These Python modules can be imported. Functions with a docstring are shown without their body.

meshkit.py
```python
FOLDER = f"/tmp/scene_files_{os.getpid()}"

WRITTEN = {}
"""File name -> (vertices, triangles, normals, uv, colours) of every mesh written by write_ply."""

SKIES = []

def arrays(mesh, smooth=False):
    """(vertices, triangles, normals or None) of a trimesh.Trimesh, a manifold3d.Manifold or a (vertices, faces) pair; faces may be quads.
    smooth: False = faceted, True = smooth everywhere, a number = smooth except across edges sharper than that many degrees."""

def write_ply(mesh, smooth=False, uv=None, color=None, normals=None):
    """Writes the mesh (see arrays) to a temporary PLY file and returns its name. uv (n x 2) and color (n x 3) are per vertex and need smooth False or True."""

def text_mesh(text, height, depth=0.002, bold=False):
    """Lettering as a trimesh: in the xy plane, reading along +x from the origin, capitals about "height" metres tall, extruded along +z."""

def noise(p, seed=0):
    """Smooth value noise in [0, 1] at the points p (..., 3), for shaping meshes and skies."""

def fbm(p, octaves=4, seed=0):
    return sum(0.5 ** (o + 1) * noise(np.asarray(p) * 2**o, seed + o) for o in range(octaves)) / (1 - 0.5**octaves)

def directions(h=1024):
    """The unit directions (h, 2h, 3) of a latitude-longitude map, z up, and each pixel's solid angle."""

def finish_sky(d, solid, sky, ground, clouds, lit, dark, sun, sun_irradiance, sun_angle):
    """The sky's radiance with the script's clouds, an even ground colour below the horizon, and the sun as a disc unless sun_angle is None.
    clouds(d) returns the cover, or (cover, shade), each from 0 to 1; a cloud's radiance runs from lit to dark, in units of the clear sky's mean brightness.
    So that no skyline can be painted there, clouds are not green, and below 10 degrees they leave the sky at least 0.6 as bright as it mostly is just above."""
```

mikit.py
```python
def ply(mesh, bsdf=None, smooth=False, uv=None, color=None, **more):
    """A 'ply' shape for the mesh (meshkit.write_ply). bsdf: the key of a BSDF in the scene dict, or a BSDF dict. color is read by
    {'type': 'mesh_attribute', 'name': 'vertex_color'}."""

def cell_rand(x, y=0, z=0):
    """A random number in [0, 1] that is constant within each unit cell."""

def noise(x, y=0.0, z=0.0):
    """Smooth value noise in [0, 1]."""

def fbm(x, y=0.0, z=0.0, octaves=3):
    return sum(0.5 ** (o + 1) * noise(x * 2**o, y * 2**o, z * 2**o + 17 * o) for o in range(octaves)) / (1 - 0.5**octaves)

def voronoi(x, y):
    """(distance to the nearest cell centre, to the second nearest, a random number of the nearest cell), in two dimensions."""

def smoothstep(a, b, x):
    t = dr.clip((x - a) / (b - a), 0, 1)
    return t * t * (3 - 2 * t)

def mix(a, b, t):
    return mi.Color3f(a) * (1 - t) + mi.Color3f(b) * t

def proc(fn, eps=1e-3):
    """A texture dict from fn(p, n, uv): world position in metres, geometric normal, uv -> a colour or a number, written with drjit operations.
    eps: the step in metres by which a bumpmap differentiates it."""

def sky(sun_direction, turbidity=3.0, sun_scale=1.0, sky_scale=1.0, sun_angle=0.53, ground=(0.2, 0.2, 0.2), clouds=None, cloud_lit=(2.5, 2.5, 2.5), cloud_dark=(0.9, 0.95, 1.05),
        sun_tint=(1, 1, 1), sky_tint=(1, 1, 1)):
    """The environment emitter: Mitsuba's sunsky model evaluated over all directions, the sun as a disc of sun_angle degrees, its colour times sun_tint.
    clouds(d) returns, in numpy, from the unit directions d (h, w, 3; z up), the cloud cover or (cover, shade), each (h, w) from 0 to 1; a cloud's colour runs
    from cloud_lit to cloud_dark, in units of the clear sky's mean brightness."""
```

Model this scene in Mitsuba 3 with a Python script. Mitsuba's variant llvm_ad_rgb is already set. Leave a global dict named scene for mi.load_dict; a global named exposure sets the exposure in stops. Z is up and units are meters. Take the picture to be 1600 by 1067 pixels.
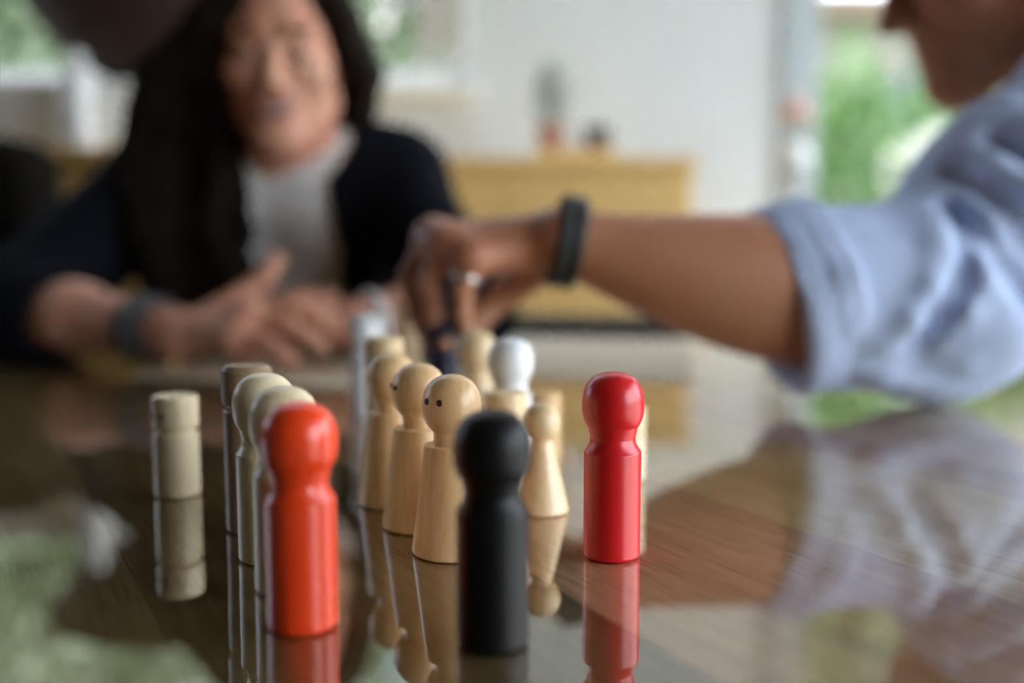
import math
import numpy as np, trimesh, manifold3d as m3, shapely, shapely.geometry as sg, shapely.affinity as sa
import drjit as dr, mitsuba as mi
import mikit, meshkit
from mikit import proc, fbm, noise, smoothstep, mix

T = mi.ScalarTransform4f
scene, labels = {}, {}
rng = np.random.default_rng(7)
TZ = 0.75                                   # height of the table top

# ------------------------------------------------------------------ camera, sky, exposure
PITCH = math.atan(159.5 / 1555.0)
CAM = np.array([0.0, 0.0, TZ + 0.134])
scene['camera'] = {'type': 'thinlens', 'fov': math.degrees(2 * math.atan(800 / 1555.0)), 'fov_axis': 'x',
                   'aperture_radius': 0.0074, 'focus_distance': 0.415, 'near_clip': 0.02, 'far_clip': 500.0,
                   'to_world': T().look_at(origin=CAM.tolist(), target=[0, math.cos(PITCH), CAM[2] - math.sin(PITCH)], up=[0, 0, 1])}


def cloud(d):
    n = meshkit.fbm(d * np.array([3.0, 3.0, 5.0]) + 4.0, 4, seed=3)
    return np.clip((n - 0.33) * 3.2, 0, 1), np.clip((n - 0.55) * 2.0, 0, 1)


scene['sky'] = mikit.sky((0.45, -0.25, 0.85), turbidity=4.0, sun_scale=0.0, sky_scale=1.0, ground=(0.25, 0.25, 0.22), clouds=cloud,
                         cloud_lit=(1.7, 1.7, 1.68), cloud_dark=(1.0, 1.02, 1.06))
exposure = 5.22

# ------------------------------------------------------------------ materials
def rgb(c):
    return {'type': 'rgb', 'value': list(c)}


def mat(name, c, rough=0.5, spec=0.5, **kw):
    tex = c if isinstance(c, dict) else rgb(c)
    scene[name] = {'type': 'twosided', 'bsdf': {'type': 'principled', 'base_color': tex, 'roughness': rough, 'specular': spec, **kw}}
    return name


def wood(c1, c2, fx=700.0, fz=45.0):
    def fn(p, n, uv):
        g = fbm(p.x * fx, p.y * fx, p.z * fz, 3)
        b = noise(p.x * 60, p.y * 60, p.z * 12)
        return mix(c1, c2, dr.clip(g * 0.9 + b * 0.35 - 0.15, 0, 1))
    return proc(fn)


mat('m_maple', wood((0.72, 0.55, 0.33), (0.56, 0.39, 0.19)), 0.33, 0.5, clearcoat=0.5, clearcoat_gloss=0.85)
mat('m_beech', wood((0.68, 0.46, 0.24), (0.52, 0.31, 0.125)), 0.33, 0.5, clearcoat=0.5, clearcoat_gloss=0.85)
mat('m_ash', wood((0.70, 0.60, 0.40), (0.57, 0.46, 0.27)), 0.35, 0.5, clearcoat=0.4, clearcoat_gloss=0.85)
mat('m_shaded_beech', wood((0.30, 0.20, 0.115), (0.20, 0.125, 0.065)), 0.4, 0.5, clearcoat=0.3)  # beech with its shade painted in as a darker brown
mat('m_red', (0.60, 0.008, 0.010), 0.30, 0.5, clearcoat=0.6, clearcoat_gloss=0.9)
mat('m_orange', (0.78, 0.050, 0.006), 0.30, 0.5, clearcoat=0.6, clearcoat_gloss=0.9)
mat('m_black_paint', (0.004, 0.004, 0.0042), 0.42, 0.25)
mat('m_navy_paint', (0.006, 0.006, 0.022), 0.42, 0.3)
mat('m_white_paint', (0.72, 0.73, 0.74), 0.35, 0.5)
mat('m_eye', (0.01, 0.009, 0.008), 0.3)


def skin(base, blush, k=16.0):
    def fn(p, n, uv):
        t = smoothstep(0.35, 0.75, fbm(p.x * k, p.y * k, p.z * k, 3))
        return mix(base, blush, t * 0.7)
    return proc(fn)


mat('m_skin_fair', skin((0.62, 0.31, 0.20), (0.60, 0.24, 0.155)), 0.5, 0.45)
mat('m_skin_tan', skin((0.40, 0.175, 0.092), (0.38, 0.14, 0.07)), 0.5, 0.45)
mat('m_lips', (0.42, 0.12, 0.10), 0.4)
mat('m_sclera', (0.34, 0.30, 0.28), 0.3)
mat('m_iris', (0.03, 0.017, 0.01), 0.2)
mat('m_hair_brown', (0.010, 0.006, 0.0035), 0.8, 0.05)
mat('m_hair_dark', (0.02, 0.013, 0.01), 0.5, 0.3)
mat('m_blazer', (0.005, 0.0055, 0.009), 0.9, 0.08)
mat("m_white_tee", (0.80, 0.77, 0.73), 0.9, 0.2)


def chambray(p, n, uv):
    w = noise(p.x * 900, p.y * 900, p.z * 900)
    return mix((0.38, 0.46, 0.66), (0.50, 0.57, 0.76), w)


mat('m_chambray', proc(chambray), 0.9, 0.2)
mat('m_denim', (0.03, 0.035, 0.055), 0.9, 0.2)
mat('m_leather_black', (0.018, 0.017, 0.016), 0.5, 0.4)
mat('m_band_dark', (0.02, 0.022, 0.022), 0.7)
mat('m_band_grey', (0.20, 0.20, 0.21), 0.6)
mat('m_silver', (0.8, 0.8, 0.8), 0.22, metallic=1.0)
mat('m_paper', (0.66, 0.58, 0.44), 0.75, 0.3)
mat('m_notebook', (0.015, 0.015, 0.017), 0.5)
mat('m_wall', (0.62, 0.64, 0.64), 0.9, 0.2)
mat('m_dark_wall', (0.10, 0.075, 0.055), 0.7, 0.3)  # unseen walls given a dark tone to cut fill light on the dolls
mat('m_ceiling', (0.20, 0.16, 0.12), 0.9, 0.2)
mat('m_trim', (0.80, 0.80, 0.78), 0.5)
mat('m_frame_grey', (0.42, 0.46, 0.48), 0.5)
mat('m_curtain', (0.66, 0.65, 0.60), 0.95, 0.1)
mat('m_terracotta', (0.33, 0.12, 0.055), 0.8)
mat('m_darkpot', (0.055, 0.033, 0.022), 0.7, 0.2)
mat('m_soil', (0.05, 0.035, 0.025), 0.95)
mat('m_white_ceramic', (0.80, 0.80, 0.79), 0.3)
mat('m_white_box', (0.88, 0.87, 0.83), 0.6)
mat('m_armchair', (0.009, 0.008, 0.007), 0.9, 0.05)
mat('m_render_wall', (0.33, 0.295, 0.265), 0.9, 0.2)
mat('m_roof', (0.30, 0.20, 0.16), 0.85)
mat('m_shutter', (0.10, 0.12, 0.15), 0.6)
mat('m_trunk', (0.09, 0.085, 0.08), 0.9)
mat('m_pale_trunk', (0.2, 0.17, 0.13), 0.9)


def oak(p, n, uv):
    g = fbm(p.x * 14, p.y * 220, p.z * 220, 3)
    return mix((0.80, 0.53, 0.20), (0.68, 0.42, 0.14), g)


mat('m_oak', proc(oak), 0.5, 0.4)


def floor_fn(p, n, uv):
    g = fbm(p.x * 6, p.y * 90, 0.0, 3)
    return mix((0.34, 0.27, 0.19), (0.26, 0.20, 0.14), g)


mat('m_floor', proc(floor_fn), 0.45, 0.5)


def grass_fn(p, n, uv):
    return mix((0.10, 0.19, 0.045), (0.18, 0.27, 0.08), fbm(p.x * 7, p.y * 7, 0.0, 4))


mat('m_lawn', proc(grass_fn), 0.95, 0.2)
GA = (0.488, -0.873)                        # grain direction of the table boards
GN = (0.873, 0.488)


def board_fn(c1, c2, seed):
    def fn(p, n, uv):
        a = p.x * GA[0] + p.y * GA[1]
        c = p.x * GN[0] + p.y * GN[1]
        wob = fbm(a * 7 + seed, c * 20, 3.0, 2) * 0.012
        g = fbm((c + wob) * 330 + seed, a * 11, 0.0, 4)
        big = noise((c + wob) * 60 + seed, a * 3.0, 5.0)
        pore = smoothstep(0.62, 0.75, noise(c * 1400 + seed, a * 60, 9.0))
        t = dr.clip(g * 0.8 + big * 0.5 - 0.15, 0, 1)
        return mix(mix(c1, c2, t), (c2[0] * 0.5, c2[1] * 0.5, c2[2] * 0.5), pore * 0.3)
    return proc(fn)


BOARDS = [((0.155, 0.110, 0.048), (0.080, 0.054, 0.023)), ((0.55, 0.40, 0.20), (0.38, 0.26, 0.115)), ((0.48, 0.29, 0.16), (0.27, 0.145, 0.075)), ((0.20, 0.145, 0.062), (0.115, 0.080, 0.032))]  # wood tones plus painted light: pale boards on the right, dark on the left
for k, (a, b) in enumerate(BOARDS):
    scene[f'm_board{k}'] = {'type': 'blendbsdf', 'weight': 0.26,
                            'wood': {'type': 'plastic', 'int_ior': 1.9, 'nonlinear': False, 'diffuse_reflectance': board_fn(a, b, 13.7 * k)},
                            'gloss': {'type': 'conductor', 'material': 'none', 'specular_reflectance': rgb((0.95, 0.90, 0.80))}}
mat('m_table_under', (0.10, 0.06, 0.035), 0.5)
scene['m_pane'] = {'type': 'thindielectric', 'int_ior': 1.5}


def leafy(name, c, var):
    scene[name] = {'type': 'twosided', 'bsdf': {'type': 'principled', 'base_color': proc(lambda p, n, uv, c=c, var=var: mix(c, var, noise(p.x * 9, p.y * 9, p.z * 9))), 'roughness': 0.35, 'specular': 0.5}}


leafy('m_leaf', (0.10, 0.21, 0.045), (0.20, 0.31, 0.11))
leafy('m_leaf_dark', (0.045, 0.12, 0.02), (0.09, 0.18, 0.04))
leafy('m_leaf_pale', (0.19, 0.24, 0.14), (0.30, 0.34, 0.22))
leafy('m_leaf_grey', (0.44, 0.48, 0.43), (0.52, 0.56, 0.51))
mat('m_petal_white', (0.85, 0.83, 0.74), 0.6)
mat('m_petal_yellow', (0.80, 0.74, 0.40), 0.6)
mat('m_petal_pink', (0.70, 0.42, 0.36), 0.6)

# ------------------------------------------------------------------ helpers
used = {}


def key_of(name):
    n = used.get(name, 0)
    used[name] = n + 1
    return name if n == 0 else f'{name}_{n:03d}'


def obj(name, mesh, m, parent=None, smooth=30, kind=None, label=None, cat=None, group=None, to=None):
    k = key_of(name if parent is None else f'{parent}__{name}')
    d = mesh if isinstance(mesh, dict) else mikit.ply(mesh, m, smooth=smooth)
    if to is not None:
        d = {**d, 'to_world': to}
    scene[k] = d
    tag(k, label, cat, group, kind)
    return k


def tag(k, label=None, cat=None, group=None, kind=None):
    e = {a: b for a, b in (('label', label), ('category', cat), ('group', group), ('kind', kind)) if b}
    if e:
        labels[k] = e
    return k


def thing(name, label, cat, group=None):
    return tag(key_of(name), label, cat, group)


def box(x0, x1, y0, y1, z0, z1):
    return m3.Manifold.cube([x1 - x0, y1 - y0, z1 - z0]).translate([x0, y0, z0])


def rbox(x0, x1, y0, y1, z0, z1, r=0.004, seg=8):
    s = m3.Manifold.sphere(r, seg)
    return m3.Manifold.batch_hull([s.translate([x, y, z]) for x in (x0 + r, x1 - r) for y in (y0 + r, y1 - r) for z in (z0 + r, z1 - r)])


def lathe(prof, seg=64):
    return trimesh.creation.revolve(np.asarray(prof, float), sections=seg)


def tube(path, r, seg=10):
    path = np.asarray(path, float)
    parts = []
    for a, b in zip(path[:-1], path[1:]):
        parts.append(m3.Manifold.batch_hull([m3.Manifold.sphere(r, seg).translate(list(a)), m3.Manifold.sphere(r, seg).translate(list(b))]))
    out = parts[0]
    for q in parts[1:]:
        out = out + q
    return out


# ---- signed distance fields and surface nets for bodies and cloth
class Field:
    def __init__(self, lo, hi, h):
        self.lo, self.h = np.asarray(lo, float), h
        self.n = np.ceil((np.asarray(hi) - self.lo) / h).astype(int) + 1
        self.f = np.full(self.n, 0.05, np.float32)

    def region(self, lo, hi, pad):
        a = np.clip(np.floor((np.asarray(lo) - pad - self.lo) / self.h).astype(int), 0, self.n)
        b = np.clip(np.ceil((np.asarray(hi) + pad - self.lo) / self.h).astype(int) + 1, 0, self.n)
        sl = tuple(slice(x, y) for x, y in zip(a, b))
        g = np.meshgrid(*[(self.lo[i] + np.arange(a[i], b[i]) * self.h).astype(np.float32) for i in range(3)], indexing='ij', sparse=True)
        return sl, g

    def join(self, prim, k=0.01, sub=False):
        fn, lo, hi = prim
        sl, g = self.region(lo, hi, k + 2.5 * self.h)
        if any(s.stop <= s.start for s in sl):
            return
        d = fn(*g)
        o = self.f[sl]
        if sub:
            d = -d
            hh = np.clip(0.5 - 0.5 * (o - d) / k, 0, 1)
            self.f[sl] = o * (1 - hh) + d * hh + k * hh * (1 - hh)
        else:
            hh = np.clip(0.5 + 0.5 * (o - d) / k, 0, 1)
            self.f[sl] = o * (1 - hh) + d * hh - k * hh * (1 - hh)

    def bump(self, amp, scale, seed=0, lo=None, hi=None):
        sl, g = self.region(self.lo if lo is None else lo, (self.lo + self.n * self.h) if hi is None else hi, 0)
        near = np.abs(self.f[sl]) < amp * 3 + 2 * self.h
        idx = np.argwhere(near)
        base = np.array([s.start for s in sl])
        p = self.lo + (idx + base) * self.h
        v = meshkit.fbm(p * np.asarray(scale), 2, seed) - 0.5
        sub = self.f[sl]
        sub[near] += (v * amp).astype(np.float32)

    def mesh(self, smooth=2):
        f, h = self.f, self.h
        s = f < 0
        c = s[:-1, :-1, :-1]
        cnt = np.zeros(c.shape, np.uint8)
        for a, b, e in np.ndindex(2, 2, 2):
            cnt += s[a:f.shape[0] - 1 + a, b:f.shape[1] - 1 + b, e:f.shape[2] - 1 + e]
        cells = np.argwhere((cnt > 0) & (cnt < 8))
        ids = np.full(c.shape, -1, np.int64)
        ids[tuple(cells.T)] = np.arange(len(cells))
        acc, w = np.zeros((len(cells), 3)), np.zeros(len(cells))
        cor = [np.array(x) for x in np.ndindex(2, 2, 2)]
        val = {tuple(o): f[tuple((cells + o).T)].astype(float) for o in cor}
        for o in cor:
            for ax in range(3):
                if o[ax] == 0:
                    q = o.copy()
                    q[ax] = 1
                    v0, v1 = val[tuple(o)], val[tuple(q)]
                    m = (v0 < 0) != (v1 < 0)
                    t = np.where(m, v0 / np.where(m, v0 - v1, 1), 0)
                    pt = np.repeat(o[None].astype(float), len(cells), 0)
                    pt[:, ax] += t
                    acc[m] += pt[m]
                    w[m] += 1
        v = self.lo + (cells + acc / w[:, None]) * h
        quads = []
        for ax in range(3):
            b, e = [(1, 2), (2, 0), (0, 1)][ax]
            n = list(f.shape)
            n[ax] -= 1
            lo_ = [slice(None)] * 3
            hi_ = [slice(None)] * 3
            lo_[ax], hi_[ax] = slice(0, -1), slice(1, None)
            ch = s[tuple(lo_)] != s[tuple(hi_)]
            ed = np.argwhere(ch)
            ok = (ed[:, b] > 0) & (ed[:, e] > 0) & (ed[:, b] < f.shape[b] - 1) & (ed[:, e] < f.shape[e] - 1)
            ed = ed[ok]
            fl = s[tuple(ed.T)]
            ub, ue = np.eye(3, dtype=int)[b], np.eye(3, dtype=int)[e]
            q = np.stack([ids[tuple((ed - ub - ue).T)], ids[tuple((ed - ue).T)], ids[tuple(ed.T)], ids[tuple((ed - ub).T)]], 1)
            q[~fl] = q[~fl][:, ::-1]
            quads.append(q)
        q = np.vstack(quads)
        m = trimesh.Trimesh(v, np.vstack([q[:, [0, 1, 2]], q[:, [0, 2, 3]]]), process=False)
        if smooth:
            trimesh.smoothing.filter_taubin(m, lamb=0.5, nu=0.52, iterations=smooth)
            dv = np.asarray(m.vertices) - v
            ln = np.linalg.norm(dv, axis=1, keepdims=True)
            m.vertices = np.where(ln < h, v + dv, v)
        return m


def cone(a, b, ra, rb):
    a, b = np.asarray(a, np.float32), np.asarray(b, np.float32)
    d = b - a
    L2 = float(d @ d) + 1e-12

    def fn(x, y, z):
        t = np.clip(((x - a[0]) * d[0] + (y - a[1]) * d[1] + (z - a[2]) * d[2]) / L2, 0, 1)
        return np.sqrt((x - a[0] - t * d[0]) ** 2 + (y - a[1] - t * d[1]) ** 2 + (z - a[2] - t * d[2]) ** 2) - (ra + (rb - ra) * t)
    r = max(ra, rb)
    return fn, np.minimum(a, b) - r, np.maximum(a, b) + r


def ell(c, r, R=None):
    c, r = np.asarray(c, np.float32), np.asarray(r, np.float32)
    R = np.eye(3, dtype=np.float32) if R is None else np.asarray(R, np.float32)    # columns = local axes in world

    def fn(x, y, z):
        dx, dy, dz = x - c[0], y - c[1], z - c[2]
        q = [(dx * R[0, i] + dy * R[1, i] + dz * R[2, i]) for i in range(3)]
        k0 = np.sqrt(sum((q[i] / r[i]) ** 2 for i in range(3)))
        k1 = np.sqrt(sum((q[i] / r[i] ** 2) ** 2 for i in range(3)))
        return k0 * (k0 - 1) / np.maximum(k1, 1e-6)
    m = float(r.max())
    return fn, c - m, c + m


def chain(F, pts, rad, k, grow=0.0):
    for a, b, ra, rb in zip(pts[:-1], pts[1:], rad[:-1], rad[1:]):
        F.join(cone(a, b, ra + grow, rb + grow), k)


def frame(fwd, up):
    fwd = np.asarray(fwd, float) / np.linalg.norm(fwd)
    right = np.cross(fwd, up)
    right /= np.linalg.norm(right)
    return np.stack([right, fwd, np.cross(right, fwd)], 1)      # columns right, forward, up


def W(p):                                    # height above the table top -> world
    return np.array([p[0], p[1], p[2] + TZ])


def head(F, C, R, s, male=False):
    def L(x, y, z):
        return C + R @ (np.array([x, y, z]) * s)
    J = lambda a, b, ra, rb, k=0.02: F.join(cone(L(*a), L(*b), ra * s, rb * s), k * s)
    E = lambda c, r, k=0.02: F.join(ell(L(*c), np.array(r) * s, R), k * s)
    E((0, -0.015, 0.032), (0.074, 0.094, 0.080))
    E((0, 0.022, -0.035), (0.061, 0.068, 0.082), 0.03)
    jw = 0.054 if male else 0.048
    for q in (-1, 1):
        J((q * jw, 0.0, -0.062), (q * 0.013, 0.070, -0.104), 0.020, 0.016, 0.03)
        E((q * 0.040, 0.058, -0.026), (0.025, 0.022, 0.022), 0.025)
        J((q * 0.018, 0.080, 0.022), (q * 0.046, 0.068, 0.020), 0.011, 0.009, 0.02)
    J((0, 0.066, -0.106), (0, 0.070, -0.104), 0.018, 0.018, 0.03)
    for q in (-1, 1):
        F.join(ell(L(q * 0.032, 0.098, -0.002), np.array([0.018, 0.016, 0.011]) * s, R), 0.012 * s, sub=True)
        E((q * 0.032, 0.0765, -0.002), (0.0135, 0.0125, 0.0115), 0.004)
    nr = 1.0 if male else 0.82
    J((0, 0.086, 0.006), (0, 0.110 - (0 if male else 0.004), -0.034), 0.008 * nr, 0.0115 * nr, 0.010)
    for q in (-1, 1):
        E((q * 0.013 * nr, 0.098, -0.038), (0.009 * nr, 0.010, 0.008 * nr), 0.006)
    E((0, 0.083, -0.064), (0.028, 0.012, 0.020), 0.015)          # mouth mound
    F.join(cone(L(-0.022, 0.093, -0.068), L(0.022, 0.093, -0.068), 0.0022 * s, 0.0022 * s), 0.004 * s, sub=True)
    for q in (-1, 1):
        E((q * 0.075, -0.012, -0.012), (0.010, 0.021, 0.032), 0.008)
    return L


def face_parts(P, L, R, s, brow, lips=True):
    for q in (-1, 1):
        e = trimesh.creation.icosphere(2, 0.0122 * s)
        e.apply_translation(L(q * 0.032, 0.0758, -0.004))
        k = obj('eye', e, 'm_sclera', P, True, label='eye')
        i = trimesh.creation.icosphere(2, 0.0066 * s)
        i.apply_translation(L(q * 0.032, 0.0842, -0.003))
        obj('iris', i, 'm_iris', k, True)
        obj('eyebrow', m3.Manifold.batch_hull([m3.Manifold.sphere(r * s, 10).translate(list(L(q * x, y, z))) for x, y, z, r in
            ((0.017, 0.0895, 0.0245, 0.0036), (0.034, 0.0855, 0.0260, 0.0036), (0.050, 0.0710, 0.0185, 0.0024))]), brow, P, True, label='dark eyebrow')
    cw, cz, gap = (0.031, 0.0115, 0.0085) if lips == 'smile' else (0.026, 0.001, 0.005)
    for z, r in ((-0.0685 + gap, 0.0036), (-0.0685 - gap, 0.0046)):
        o = 0.0035 if lips == 'smile' else 0.0005
        pts = [(-cw, 0.0795 + o, cz - 0.0685, 0.0018), (-0.013, 0.0915 + o, z + 0.002, r * 0.9), (0.0, 0.0935 + o, z, r), (0.013, 0.0915 + o, z + 0.002, r * 0.9), (cw, 0.0795 + o, cz - 0.0685, 0.0018)]
        m = None
        for a, b in zip(pts[:-1], pts[1:]):
            q = m3.Manifold.batch_hull([m3.Manifold.sphere(p[3] * s, 10).translate(list(L(*p[:3]))) for p in (a, b)])
            m = q if m is None else m + q
        obj('lip', m, 'm_lips', P, True, label='lip')
    if lips == 'smile':
        tp = [(-0.022, 0.0865, -0.0625), (-0.011, 0.0945, -0.066), (0.0, 0.0960, -0.0675), (0.011, 0.0945, -0.066), (0.022, 0.0865, -0.0625)]
        m = None
        for a, b in zip(tp[:-1], tp[1:]):
            q = m3.Manifold.batch_hull([m3.Manifold.sphere(0.0022 * s, 8).translate(list(L(p[0], p[1], p[2] + dz))) for p in (a, b) for dz in (0.003, -0.004)])
            m = q if m is None else m + q
        obj('teeth', m, 'm_sclera', P, True, label='row of pale teeth')


def hand(F, wrist, mcps, fingers, thumb, rf=0.0088, palm_r=0.013):
    """wrist point, four knuckles, per finger (pip, dip, tip), thumb (cmc, mcp, ip, tip)"""
    for m in mcps:
        F.join(cone(wrist, m, palm_r + 0.004, palm_r), 0.012)
    for a, b in zip(mcps[:-1], mcps[1:]):
        F.join(cone(a, b, palm_r, palm_r), 0.010)
    for m, fg, sc_ in zip(mcps, fingers, (1.0, 1.05, 1.0, 0.88)):
        chain(F, [m, *fg], [0.0108 * sc_, rf * 1.04 * sc_, rf * 0.94 * sc_, rf * 0.80 * sc_], 0.0035)
    chain(F, thumb, [0.0165, 0.0125, 0.0108, 0.0088], 0.006)


# ------------------------------------------------------------------ room shell (back wall at y = 2.6)
X0, X1, Y0, Y1, ZC = -2.6, 2.2, -3.4, 2.6, 2.6
wall = box(X0 - 0.2, X1 + 0.2, Y1, Y1 + 0.2, 0, ZC) - box(-2.2, -0.11, Y1 - 0.1, Y1 + 0.3, 1.27, 2.35) - box(0.77, 2.1, Y1 - 0.1, Y1 + 0.3, -0.1, 2.35)
obj('wall_back', wall, 'm_wall', kind='structure', smooth=False)
obj('wall_left', box(X0 - 0.2, X0, Y0 - 0.2, Y1, 0, ZC) - box(X0 - 0.3, X0 + 0.1, 1.5, 2.3, 1.1, 2.1), 'm_dark_wall', kind='structure', smooth=False)
obj('wall_right', box(X1, X1 + 0.2, Y0 - 0.2, Y1, 0, ZC) - box(X1 - 0.1, X1 + 0.3, -2.0, 2.4, -0.1, 2.5), 'm_wall', kind='structure', smooth=False)
obj('wall_front', box(X0, X1, Y0 - 0.2, Y0, 0, ZC), 'm_dark_wall', kind='structure', smooth=False)
obj('floor', box(X0 - 0.2, X1 + 0.2, Y0 - 0.2, Y1 + 0.2, -0.1, 0), 'm_floor', kind='structure', smooth=False)
obj('ceiling', box(X0 - 0.2, X1 + 0.2, Y0 - 0.2, Y1 + 0.2, ZC, ZC + 0.2) - box(-1.4, 1.6, 2.1, 2.5, ZC - 0.1, ZC + 0.3), 'm_ceiling', kind='structure', smooth=False)  # unseen roof opening added to brighten the back wall
obj('baseboard_back', box(-2.6, 0.70, Y1 - 0.015, Y1, 0, 0.09), 'm_trim', kind='structure', smooth=False)


def window_unit(key, x0, x1, y, z0, z1, mull):
    k = tag(key_of(key), kind='structure')
    fr = box(x0, x1, y, y + 0.06, z0, z1) - box(x0 + 0.055, x1 - 0.055, y - 0.1, y + 0.2, z0 + 0.055, z1 - 0.055)
    obj('frame', fr, 'm_trim', k, False)
    for mx in mull:
        obj('mullion', box(mx - 0.025, mx + 0.025, y + 0.005, y + 0.055, z0 + 0.055, z1 - 0.055), 'm_trim', k, False)
    xs = [x0 + 0.055, *sum(([mx - 0.025, mx + 0.025] for mx in mull), []), x1 - 0.055]
    for a, b in zip(xs[::2], xs[1::2]):
        v = [[a, y + 0.03, z0 + 0.055], [b, y + 0.03, z0 + 0.055], [b, y + 0.03, z1 - 0.055], [a, y + 0.03, z1 - 0.055]]
        obj('pane', (np.array(v), np.array([[0, 1, 2, 3]])), 'm_pane', k, False)
    return k


w1 = window_unit('window_1', -2.2, -0.11, Y1 + 0.06, 1.27, 2.35, (-1.52, -0.82))
obj('sill', rbox(-2.25, -0.09, Y1 - 0.05, Y1 + 0.06, 1.245, 1.275), 'm_trim', w1, 30)
w2 = tag(key_of('window_2'), kind='structure')  # unseen left-wall window added to light the white box and doll rims
obj('frame', box(X0 - 0.13, X0 - 0.07, 1.5, 2.3, 1.1, 2.1) - box(X0 - 0.3, X0 + 0.1, 1.555, 2.245, 1.155, 2.045), 'm_trim', w2, False)
obj('pane', (np.array([[X0 - 0.10, 1.555, 1.155], [X0 - 0.10, 2.245, 1.155], [X0 - 0.10, 2.245, 2.045], [X0 - 0.10, 1.555, 2.045]]), np.array([[0, 1, 2, 3]])), 'm_pane', w2, False)
d1 = tag('door_1', kind='structure')
obj('frame', (box(0.69, 2.16, Y1 - 0.02, Y1 + 0.10, 0, 2.43) - box(0.77, 2.08, Y1 - 0.1, Y1 + 0.3, -0.1, 2.35)), 'm_frame_grey', d1, False)
# the door leaf stands opened outwards at its hinge
obj('leaf', (box(0.78, 0.82, Y1 + 0.12, Y1 + 0.80, 0.02, 2.33) - box(0.7, 0.9, Y1 + 0.21, Y1 + 0.71, 0.25, 2.23)), 'm_frame_grey', d1, False)
obj('pane', (np.array([[0.80, Y1 + 0.21, 0.25], [0.80, Y1 + 0.71, 0.25], [0.80, Y1 + 0.71, 2.23], [0.80, Y1 + 0.21, 2.23]]), np.array([[0, 1, 2, 3]])), 'm_pane', d1, False)

# short curtain at the window's right end
xs = np.linspace(-0.235, -0.115, 60)
cy = Y1 - 0.03 + 0.012 * np.sin(np.linspace(0, 10 * np.pi, 60))
poly = sg.LineString(np.stack([xs, cy], 1)).buffer(0.002)
cur = trimesh.creation.extrude_polygon(poly, 1.05, engine='earcut')
cur.apply_translation([0, 0, 1.345])
obj('curtain', cur, 'm_curtain', smooth=40, label='narrow pale curtain at the right end of the window behind the long-haired person', cat='curtain')

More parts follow.
